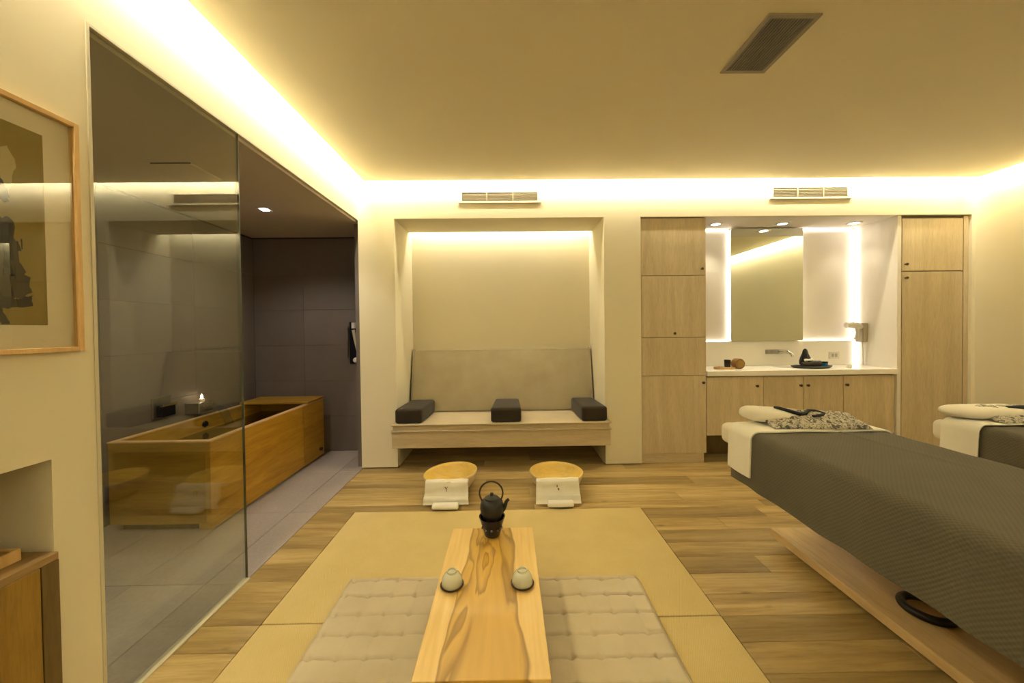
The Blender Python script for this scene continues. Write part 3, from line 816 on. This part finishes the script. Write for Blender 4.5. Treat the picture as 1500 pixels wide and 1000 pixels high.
def blob(name, pts, m_, dx, jit=.0, seed=0):
    rr = random.Random(seed); out = []
    n = len(pts)
    for i in range(n):
        a, b = pts[i], pts[(i + 1) % n]
        for k in range(5):
            tt = k / 5
            out.append((a[0] + (b[0] - a[0]) * tt + rr.uniform(-jit, jit), a[1] + (b[1] - a[1]) * tt + rr.uniform(-jit, jit)))
    link(name, prism(out, 'X', fx0 + .0065, fx0 + .0065 + dx), m_, pr)
Yp = lambda x: LW * 540 / ((x - 744))
def Q(x, y):
    Y = 1.36 * 540 / (744 - x)
    return (Y, 1.28 + (487 - y) * Y / 540)
blob('pale_wash', [Q(8, 222), Q(24, 216), Q(38, 240), Q(30, 275), Q(22, 290), Q(6, 262)], M_PALE, .0003, .003, 1)
blob('ink_shape', [(.93, 1.86 - .05), (1.0, 1.83), Q(10, 228), Q(16, 262), Q(26, 292), Q(20, 300), Q(4, 285), (.96, 1.72), (.9, 1.73)], M_INK, .0005, .004, 2)
blob('ink_wash', [(.92, 1.66), Q(4, 315), Q(30, 322), Q(36, 380), Q(50, 405), Q(54, 430), Q(10, 442), (.90, 1.36), (.86, 1.5)], M_INK2, .0006, .006, 3)
blob('ink_shape', [(.90, 1.63), Q(2, 330), Q(28, 322), Q(31, 356), Q(4, 362), (.93, 1.55)], M_INK, .0008, .003, 4)
blob('ink_shape', [(.88, 1.40), Q(2, 428), Q(30, 436), Q(55, 432), Q(54, 446), Q(20, 450), Q(0, 447), (.9, 1.37)], M_INK, .0009, .003, 5)
blob('ink_shape', [Q(1, 445), Q(9, 445), Q(16, 462), Q(24, 473), Q(10, 473), Q(4, 462)], M_INK, .0010, .002, 6)
rr = random.Random(9)
for i in range(26):
    a = rr.uniform(-8, 48); b_ = rr.uniform(345, 440); L = rr.uniform(8, 26)
    blob('ink_stroke', [Q(a, b_), Q(a + 1.2, b_), Q(a + 2.0 + rr.uniform(-5, 5), b_ + L), Q(a + .6, b_ + L)], M_INK, .0011 + i * 1e-5, .0006, 20 + i)
link('picture_glass', B(fx0 + .014, fx0 + .016, py0 + .014, py1 - .014, pz0 + .014, pz1 - .014), M_PICGLASS, f)

f = root('recess_cabinet', (LW - .2, .83, 0)); tag(f, 'amber wood cabinet built into the recess of the near left wall', 'cabinet')
link('top_board', B(LW - .395, LW + .018, .556, 1.101, .612, .634, .001, 1), M_CABTOP, f)
link('side_stile', B(LW - .02, LW + .0185, 1.060, 1.1015, .02, .611, .001, 1), M_CABDARK, f)
link('door', B(LW - .02, LW + .0185, .80, 1.058, .02, .611, .002, 1), M_CABNEAR, f)
link('door', B(LW - .02, LW + .0185, .556, .797, .02, .611, .002, 1), M_CABNEAR, f)
link('carcass', B(LW - .39, LW - .021, .556, 1.101, .02, .611), M_CABDARK, f)
f = root('wooden_box', (LW - .15, .95, .634)); tag(f, 'low shallow wooden tray box on top of the recess cabinet', 'box')
bx0, bx1, by0, by1, bz0, bz1 = LW - .34, LW - .04, .66, 1.062, .6345, .668
link('front_side', B(bx1 - .008, bx1, by0, by1, bz0, bz1, .001, 1), M_FRAME, f)
link('back_side', B(bx0, bx0 + .008, by0, by1, bz0, bz1, .001, 1), M_FRAME, f)
link('end_side', B(bx0 + .008, bx1 - .008, by1 - .008, by1, bz0, bz1, .001, 1), M_FRAME, f)
link('end_side', B(bx0 + .008, bx1 - .008, by0, by0 + .008, bz0, bz1, .001, 1), M_FRAME, f)
link('lid_panel', B(bx0 + .008, bx1 - .008, by0 + .008, by1 - .008, bz0, bz1 - .006), M_CABNEAR, f)

# ================================================================ LOW TABLE AND TEA THINGS
TT = .27
f = root('low_table', (-.088, 1.45, 0)); tag(f, 'low slab tea table of golden wood with flaming dark heartwood', 'table')
bm = B(-.290, .114, 1.045, 1.858, TT - .034, TT, .0025, 2)
link('table_top', bm, M_TABLE, f)
link('leg_panel', B(-.235, .06, 1.70, 1.735, .0035, TT - .035, .002, 1), M_FRAME, f)
link('leg_panel', B(-.235, .06, 1.17, 1.205, .0035, TT - .035, .002, 1), M_FRAME, f)

px_, py_ = -.088, 1.795
f = root('teapot_warmer', (px_, py_, TT)); tag(f, 'glossy black tapered warmer under the iron teapot', 'teapot warmer')
k = NB(); lathe(k, [(0, .0), (.034, 0), (.038, .004), (.05, .05), (.062, .088), (.064, .094), (.058, .094), (.046, .052), (.034, .010), (0, .008)], (px_, py_, TT), 40)
link('warmer_cup', k, M_BLACKG, f, 'auto')
k = NB(); lathe(k, [(0, 0), (.018, 0), (.018, .014), (0, .014)], (px_, py_, TT + .009), 16); link('tealight_cup', k, M_STEEL, f, 'auto')
for i in range(5):
    a = R(-90 + (i - 2) * 34)
    k = NB(); lathe(k, [(0, 0), (.007, 0), (.006, .004), (0, .005)], (0, 0, 0), 12)
    Mx = Matrix.Translation((px_ + .0495 * math.cos(a), py_ + .0495 * math.sin(a), TT + .045)) @ Matrix.Rotation(a, 4, 'Z') @ Matrix.Rotation(R(75), 4, 'Y')
    k.transform(Mx)
    link('stud', k, plain('stud_metal', (.25, .25, .32), .25, .9) if i == 0 else bpy.data.materials['stud_metal'], f, 'auto')
f = root('teapot', (px_, py_, TT + .095)); tag(f, 'black cast iron teapot with ring handle at the far end of the low table', 'teapot')
zb = TT + .078
k = NB(); lathe(k, [(0, 0), (.032, 0), (.044, .012), (.055, .035), (.0585, .058), (.055, .080), (.045, .095), (.034, .101), (0, .102)], (px_, py_, zb), 40)
for v_ in k.verts:
    r_ = math.hypot(v_.co.x - px_, v_.co.y - py_)
link('pot_body', k, M_BLACK, f, True)
k = NB(); lathe(k, [(0, .001), (.036, .001), (.034, .007), (.020, .014), (.008, .016), (.006, .019), (.009, .024), (.007, .030), (0, .032)], (px_, py_, zb + .099), 32); link('lid', k, M_BLACK, f, 'auto')
k = NB(); tube(k, [(px_ + .045, py_, zb + .045), (px_ + .058, py_, zb + .055), (px_ + .066, py_, zb + .072), (px_ + .072, py_, zb + .088), (px_ + .083, py_, zb + .097)], [.017, .013, .010, .008, .007], 14); link('spout', k, M_BLACK, f, 'auto')
k = NB(); pts = []
for i in range(33):
    a = R(-38 + 256 * i / 32)
    pts.append((px_ - .003 + .057 * math.cos(a), py_, zb + .128 + .057 * math.sin(a)))
tube(k, pts, .0042, 10); link('handle', k, plain('handle_iron', (.04, .022, .012), .45), f, 'auto')
for sx in (-1, 1):
    k = NB(); tube(k, [(px_ + sx * .044, py_, zb + .082), (px_ + sx * .047, py_, zb + .094)], .006, 8); link('lug', k, M_BLACK, f, 'auto')
# point lamp added in front of the warmer for a small glow on the table
l = bpy.data.lights.new('added_table_glow', 'POINT'); l.energy = .004; l.color = (1, .62, .42); l.shadow_soft_size = .008
lo = bpy.data.objects.new('added_table_glow', l); lo.location = (px_ + .004, py_ - .112, TT + .016); COL.objects.link(lo)

for x, lab in ((-.231, 'upturned pale teacup on a dark saucer, on the bathtub side of the table'), (.046, 'upturned pale teacup on a dark saucer, on the massage bed side of the table')):
    y = 1.44
    side = 'bathtub' if x < 0 else 'massage bed'
    sa = NB(); lathe(sa, [(0, 0), (.030, 0), (.044, .004), (.047, .007), (.043, .007), (.030, .004), (0, .004)], (x, y, TT), 36)
    tag(link('saucer', sa, M_SAUCER, None, 'auto'), 'dark round saucer on the %s side of the tea table' % side, 'saucer', 'tea saucers')
    k = NB(); lathe(k, [(.034, 0), (.0385, 0), (.0405, .004), (.040, .016), (.037, .028), (.031, .038), (.023, .044), (.019, .046), (.0185, .054), (.0155, .054), (.0155, .047), (0, .046)], (x, y, TT + .0072), 36)
    tag(link('teacup', k, M_CERAM, None, 'auto'), 'upturned pale glazed teacup on the %s side of the tea table' % side, 'teacup', 'upturned teacups')

# ================================================================ FLOOR CUSHIONS
def zabuton(x0, x1, y0, y1, seed, lab, s=.108, ox=0):
    bm = bmesh.new(); rr = random.Random(seed)
    nx, ny = 130, 140
    H = .046
    jit = {}
    g = []
    for i in range(nx + 1):
        row = []
        for j in range(ny + 1):
            x = x0 + (x1 - x0) * i / nx; y = y0 + (y1 - y0) * j / ny
            ex = min(x - x0, x1 - x); ey = min(y - y0, y1 - y)
            e = min(1, ex / .03) ** .5 * min(1, ey / .03) ** .5
            qx = (x - x0 - .045 + .006 * nz(x * 9, y * 9, seed)) / s; qy = (y1 - y - .045 + .006 * nz(x * 8, y * 8, seed + 5)) / s
            fx = abs(math.sin(math.pi * qx)); fy = abs(math.sin(math.pi * qy))
            dimple = math.exp(-((1 - max(0, 1 - fx)) ** 2 + (1 - max(0, 1 - fy)) ** 2) / .10)
            # scalloped row creases
            crease = math.exp(-(fy / .16) ** 2) * (.35 + .5 * fx)
            rowc = math.exp(-(fx / .16) ** 2) * .25
            z = .006 + e * (H + .004 * nz(x * 14, y * 14, seed) - .012 * dimple - .011 * crease - .004 * rowc)
            row.append(bm.verts.new((x, y, max(z, .004))))
        g.append(row)
    for i in range(nx):
        for j in range(ny):
            bm.faces.new((g[i][j], g[i + 1][j], g[i + 1][j + 1], g[i][j + 1]))
    # underside
    b0 = [bm.verts.new((v.co.x, v.co.y, .0032)) for v in (g[0][0], g[nx][0], g[nx][ny], g[0][ny])]
    bm.faces.new(list(reversed(b0)))
    def skirt(vs, a, b):
        for p, q in zip(vs, vs[1:]): pass
    bd = [g[i][0] for i in range(nx + 1)]; bm.faces.new(bd + [b0[1], b0[0]])
    bd = [g[nx][j] for j in range(ny + 1)]; bm.faces.new(bd + [b0[2], b0[1]])
    bd = [g[i][ny] for i in range(nx, -1, -1)]; bm.faces.new(bd + [b0[3], b0[2]])
    bd = [g[0][j] for j in range(ny, -1, -1)]; bm.faces.new(bd + [b0[0], b0[3]])
    return tag(link('floor_cushion', bm, M_ZABU, None, 'auto'), lab, 'cushion', 'quilted floor cushions')
zabuton(-.812, -.245, 1.16, 1.848, 1, 'tufted pale linen floor cushion between the table and the bathroom glass')
zabuton(.072, .642, 1.14, 1.832, 2, 'tufted pale linen floor cushion between the table and the massage bed')

# ================================================================ FOOT BOWLS AND TOWELS
def bowl(cx, cy, tilt, side):
    f = root('wooden_bowl', (cx, cy, 0)); tag(f, 'wide round pale wooden foot bowl on the %s' % side, 'bowl', 'wooden foot bowls')
    prof_o = [(0, 0), (.085, 0), (.11, .006), (.15, .035), (.185, .08), (.205, .13), (.212, .15)]
    prof_i = [(.204, .152), (.196, .13), (.174, .082), (.14, .042), (.10, .018), (0, .012)]
    for nm, p, m_ in (('outer_shell', prof_o + [(.208, .153)], M_BOWLOUT), ('inner_bowl', [(.208, .153)] + prof_i, M_BOWL)):
        k = NB(); lathe(k, p, (0, 0, 0), 56)
        k.transform(Matrix.Translation((cx, cy, .001 + abs(math.sin(tilt)) * .085)) @ Matrix.Rotation(tilt, 4, 'Y'))
        link(nm, k, m_, f, True)
    return f
bowl(-.455, 2.90, R(-4), 'bathtub side, in front of the sofa')
bowl(.368, 2.89, R(.5), 'cabinet side, in front of the sofa')
def bowl_towel(cx, y, side, seed, mark):
    f = root('folded_towel', (cx, y, 0)); tag(f, 'folded white towel hung over the front of the %s bowl' % side, 'towel', 'folded towels over the bowls')
    path = [(y + .07, .140), (y + .05, .160), (y + .028, .174), (y + .010, .173), (y - .003, .160), (y - .008, .135), (y - .012, .11), (y - .016, .085), (y - .022, .066), (y - .030, .055), (y - .036, .045), (y - .040, .034), (y - .043, .024), (y - .044, .016)]
    # densify
    pp = []
    for a, b in zip(path, path[1:]):
        for k in range(3): pp.append((a[0] + (b[0] - a[0]) * k / 3, a[1] + (b[1] - a[1]) * k / 3))
    pp.append(path[-1]); pp.reverse()
    def fn(u, v, p):
        return .007 * nz(p[2] * 12, p[1] * 22, seed) + .006 * math.sin(u * 17 + seed) * (1 - u) + (.006 if u < .38 else 0)
    bm = sheet(pp, lin(cx - .155, cx + .155, 30), .014, fn)
    for v_ in bm.verts:
        v_.co.x += (.16 - v_.co.z) * .10 * (1 if v_.co.x > cx else -1) * (1 if abs(v_.co.x - cx) > .1 else 0) * .6
        v_.co.z = max(v_.co.z, .002)
    link('cloth', bm, M_TOWEL, f, 'auto')
    M_ = plain('brown_mark', (.28, .17, .06), .8) if 'brown_mark' not in bpy.data.materials else bpy.data.materials['brown_mark']
    # small embroidered mark on the hanging face
    lean = math.atan2(.036, .09)
    def mk(pts):
        k = bmesh.new()
        vs = []
        for sx, sz in pts:
            z = .118 + sz
            yy = y - .0075 - (.15 - z) * .15 - .006
            vs.append((cx + sx, yy, z))
        a = [k.verts.new(v) for v in vs]; b = [k.verts.new((v[0], v[1] + .006, v[2] + .001)) for v in vs]
        k.faces.new(a); k.faces.new(list(reversed(b)))
        n = len(a)
        for i in range(n):
            k.faces.new((a[i], a[(i + 1) % n], b[(i + 1) % n], b[i]))
        link('stitched_mark', k, M_, f)
    for pl in mark: mk(pl)
MK_Y = [[(-.012, .012), (-.006, .013), (.001, .0), (.006, .013), (.010, .012), (.003, -.002), (.002, -.018), (-.002, -.018), (-.002, -.002)]]
MK_S = [[(-.010, .016), (-.001, .016), (-.003, .003), (-.009, .003)], [(-.003, -.004), (.008, -.004), (.010, -.018), (-.001, -.018)]]
bowl_towel(-.462, 2.690, 'bathtub side', 3, MK_Y)
bowl_towel(.352, 2.682, 'cabinet side', 8, MK_S)
def towel_roll(cx, y, side):
    bm = NB()
    lathe(bm, [(0, -.092), (.016, -.092), (.021, -.086), (.022, 0), (.021, .086), (.016, .092), (0, .092)], (0, 0, 0), 32, 'X')
    for v_ in bm.verts:
        v_.co = Vector((cx + v_.co.x, y + v_.co.y * 1.6, .0255 + v_.co.z))
    tag(link('rolled_towel', bm, M_TOWEL, None, 'auto'), 'small rolled white towel on the floor before the %s bowl' % side, 'towel', 'rolled towels before the bowls')
towel_roll(-.458, 2.605, 'bathtub side'); towel_roll(.362, 2.612, 'cabinet side')

# ================================================================ MASSAGE BEDS
ZM = .69
def bed(x0, x1, y0, y1, lab):
    cx = (x0 + x1) / 2
    f = root('massage_table', (cx, (y0 + y1) / 2, 0)); tag(f, lab, 'massage table', 'massage tables')
    link('base_board', B(cx - .175, cx + .175, y0 + .25, 2.12, .055, .098, .002, 1), M_BASE, f)
    for yy in (y0 + .3, 1.75):
        link('base_runner', B(cx - .08, cx + .14, yy, yy + .06, .0005, .055, .002, 1), M_BLACK, f)
    link('lift_column', B(cx - .05, cx + .15, .75, 1.15, .098, .50, .004, 1), M_BASE, f)
    link('under_frame', B(x0 + .06, x1 - .06, y0 + .05, y1 - .08, .50, .56, .004, 1), M_BASE, f)
    link('mattress', softbox(x0 + .008, x1 - .008, y0 + .01, y1 - .004, .56, ZM - .008, .035, 5), M_SHEET, f, 'auto')
    return f
b1 = bed(1.315, 2.075, .25, 2.30, 'padded massage table nearest the tea table, under a charcoal blanket')
def drape(name, x0, x1, y0, y1, zt, hl, hr, m_, seed, thick=.006, rad=.035, amp=.004, flare=0, fold=0, ny=60, crease=0):
    """cloth across the bed: hangs hl / hr below the top on either side"""
    path = []
    n = 14
    path += [(x0 - flare * (1 - i / n), zt - hl + (hl - rad) * i / n) for i in range(n)]
    path += [(x0 + rad - rad * math.cos(a), zt - rad + rad * math.sin(a)) for a in lin(0, math.pi / 2, 7)]
    path += [(x0 + rad + (x1 - x0 - 2 * rad) * i / 70, zt) for i in range(1, 70)]
    path += [(x1 - rad + rad * math.sin(a), zt - rad + rad * math.cos(a)) for a in lin(0, math.pi / 2, 7)]
    path += [(x1 + flare * i / n, zt - rad - (hr - rad) * i / n) for i in range(1, n + 1)]
    def fn(u, v, p):
        hang = min(1, max(0, (zt - p[1]) / .2))
        cr = 0
        for c0, k0, ph in ((.30, .05, 0), (.52, .07, 2)):
            d_ = (p[0] - x0) - c0 - k0 * math.sin(p[2] * 2.6 + ph + seed)
            cr += crease * math.exp(-(d_ / .014) ** 2) * max(0, math.sin(p[2] * 3.1 + ph))
        return cr + amp * (.6 + nz(p[0] * 6, p[2] * 5, seed)) + hang * fold * (1 + math.sin(p[2] * 23 + seed + 3 * nz(p[2] * 3, seed))) * .5
    bm = sheet(path, lin(y0, y1, ny), thick, fn, 'Y')
    return link(name, bm, m_, None, 'auto')
x0, x1 = 1.315, 2.075
tag(drape('bed_blanket', x0, x1, .24, 2.14, ZM + .004, .295, .30, M_BLANKET, 3, .006, .04, .005, .004, .008, 90, .006), 'charcoal waffle blanket covering the nearer massage table', 'blanket', 'charcoal blankets')
tag(drape('bed_towel', x0 - .011, x1 + .011, 1.965, 2.165, ZM + .017, .25, .25, M_TOWEL, 5, .008, .046, .004, .004, .008), 'white terry towel across the head of the nearer massage table', 'towel', 'white bed towels')
def pillow(x0, x1, y0, y1, z, lab, hl=.10, hr=.055):
    bm = bmesh.new(); nu, nv = 40, 20; rows = []
    for i in range(nu + 1):
        u = i / nu * 2 - 1
        row = []
        cap = max(1e-3, (1 - abs(u) ** 5)) ** .5
        h = (hl + (hr - hl) * (i / nu)) / 2
        x = (x0 + x1) / 2 + u * (x1 - x0) / 2
        for j in range(nv):
            a = 2 * math.pi * j / nv
            yy = (y0 + y1) / 2 + (y1 - y0) / 2 * cap * math.copysign(abs(math.cos(a)) ** .75, math.cos(a))
            zz = z + h * (1 if False else 1) + h * cap * math.copysign(abs(math.sin(a)) ** .85, math.sin(a)) + .003 * nz(x * 12, yy * 12)
            row.append(bm.verts.new((x, yy, zz)))
        rows.append(row)
    for a, b in zip(rows, rows[1:]):
        for j in range(nv):
            k = (j + 1) % nv
            bm.faces.new((a[j], a[k], b[k], b[j]))
    bm.faces.new(rows[0]); bm.faces.new(rows[-1])
    return tag(link('pillow', bm, M_SHEET, None, 'auto'), lab, 'pillow', 'white bed pillows')
pillow(1.395, 1.90, 2.075, 2.29, ZM + .019, 'flat white pillow at the head of the nearer massage table', .098, .045)
def robe(pts, z, seed, lab, lift=.0, pname='folded_robe'):
    # folded garment: crumpled slab within a polygon-like strip from pts[0] to pts[1], width w
    (xa, ya, wa), (xb, yb, wb) = pts
    bm = bmesh.new(); nu, nv = 60, 26; top = []; bot = []
    for i in range(nu + 1):
        u = i / nu
        r1, r2_ = [], []
        for j in range(nv + 1):
            v = j / nv - .5
            w_ = wa + (wb - wa) * u + .02 * nz(u * 6, seed)
            x = xa + (xb - xa) * u + .012 * nz(v * 5, seed + 2); y = ya + (yb - ya) * u + v * w_ + .01 * nz(u * 7, seed + 9)
            e = min(1, (.5 - abs(v)) * 9) ** .5 * min(1, min(u, 1 - u) * 16) ** .5 if abs(v) < .5 and 0 < u < 1 else 0
            step = .008 * (1 if v > -.05 else 0) + .007 * (1 if u > .35 else 0)
            ramp_ = lift * min(1, max(0, (v + .30) / .55)) * (1 - .45 * u)
            hz = z + .002 + ramp_ + e * (.014 + step + .014 * abs(nz(x * 16, y * 22, seed)))
            r1.append(bm.verts.new((x, y, hz))); r2_.append(bm.verts.new((x, y, z + .001 + max(0, lift * min(1, max(0, (v + .30) / .55)) * (1 - .45 * u) - .003))))
        top.append(r1); bot.append(r2_)
    for g_ in (top, bot):
        for i in range(nu):
            for j in range(nv):
                bm.faces.new((g_[i][j], g_[i + 1][j], g_[i + 1][j + 1], g_[i][j + 1]))
    for i in range(nu):
        for j in (0, nv): bm.faces.new((top[i][j], top[i + 1][j], bot[i + 1][j], bot[i][j]))
    for j in range(nv):
        for i in (0, nu): bm.faces.new((top[i][j], top[i][j + 1], bot[i][j + 1], bot[i][j]))
    return tag(link(pname, bm, M_ROBE, None, True), lab, 'robe', 'folded patterned robes')
robe([(1.47, 2.10, .20), (1.98, 2.05, .17)], ZM + .022, 4, 'folded grey patterned robe leaning on the pillow of the nearer massage table', .050)
def sash(pts, lab, r=.012):
    bm = NB(); tube(bm, pts, [r * .6] + [r] * (len(pts) - 2) + [r * .6], 10)
    for v_ in bm.verts: pass
    return tag(link('robe_sash', bm, plain('navy_black', (.01, .012, .02), .7) if 'navy_black' not in bpy.data.materials else bpy.data.materials['navy_black'], None, 'auto'), lab, 'sash', 'dark robe sashes')
zr = ZM + .066
sash([(1.575, 2.165, zr + .040), (1.59, 2.145, zr + .038), (1.62, 2.11, zr + .030), (1.66, 2.075, zr + .018), (1.70, 2.085, zr + .020), (1.74, 2.12, zr + .026), (1.78, 2.12, zr + .024), (1.81, 2.09, zr + .014), (1.78, 2.07, zr + .011), (1.72, 2.06, zr + .010)], 'dark navy sash coiled on the robe of the nearer massage table', .010)
# second bed
x0, x1 = 2.655, 3.415
bed(2.655, 3.415, .25, 2.30, 'padded massage table nearest the cream side wall, mostly out of view')
tag(drape('bed_blanket', x0, x1, .24, 2.06, ZM + .004, .295, .30, M_BLANKET, 13, .006, .04, .004, .004, .006), 'charcoal waffle blanket covering the farther massage table by the side wall', 'blanket', 'charcoal blankets')
tag(drape('bed_towel', x0 - .011, x1 + .011, 2.035, 2.215, ZM + .017, .235, .25, M_TOWEL, 15, .006, .046, .005, .006, .012), 'white creased towel across the head of the farther massage table', 'towel', 'white bed towels')
pillow(2.65, 3.2, 2.10, 2.30, ZM + .019, 'flat white pillow at the head of the farther massage table', .075, .07)
robe([(2.80, 2.13, .17), (3.36, 2.12, .17)], ZM + .022, 14, 'folded grey patterned robe beside the pillow of the farther massage table', .05)
sash([(2.96, 2.15, zr + .022), (3.02, 2.14, zr + .024), (3.10, 2.13, zr + .022), (3.18, 2.12, zr + .02), (3.27, 2.12, zr + .018)], 'black sash lying on the robe of the farther massage table', .014)
# foot ring under the first bed
f = root('pedal_ring', (1.705, 1.475, .098)); tag(f, 'black rubber ring pedal lying on the wooden base board under the bed', 'pedal')
k = NB(); pts = [(1.705 + .075 * math.cos(a), 1.475 + .075 * math.sin(a), .115) for a in lin(0, 2 * math.pi * 35 / 36, 36)]
tube(k, pts, .016, 12, True); link('ring', k, M_BLACK, f, True)
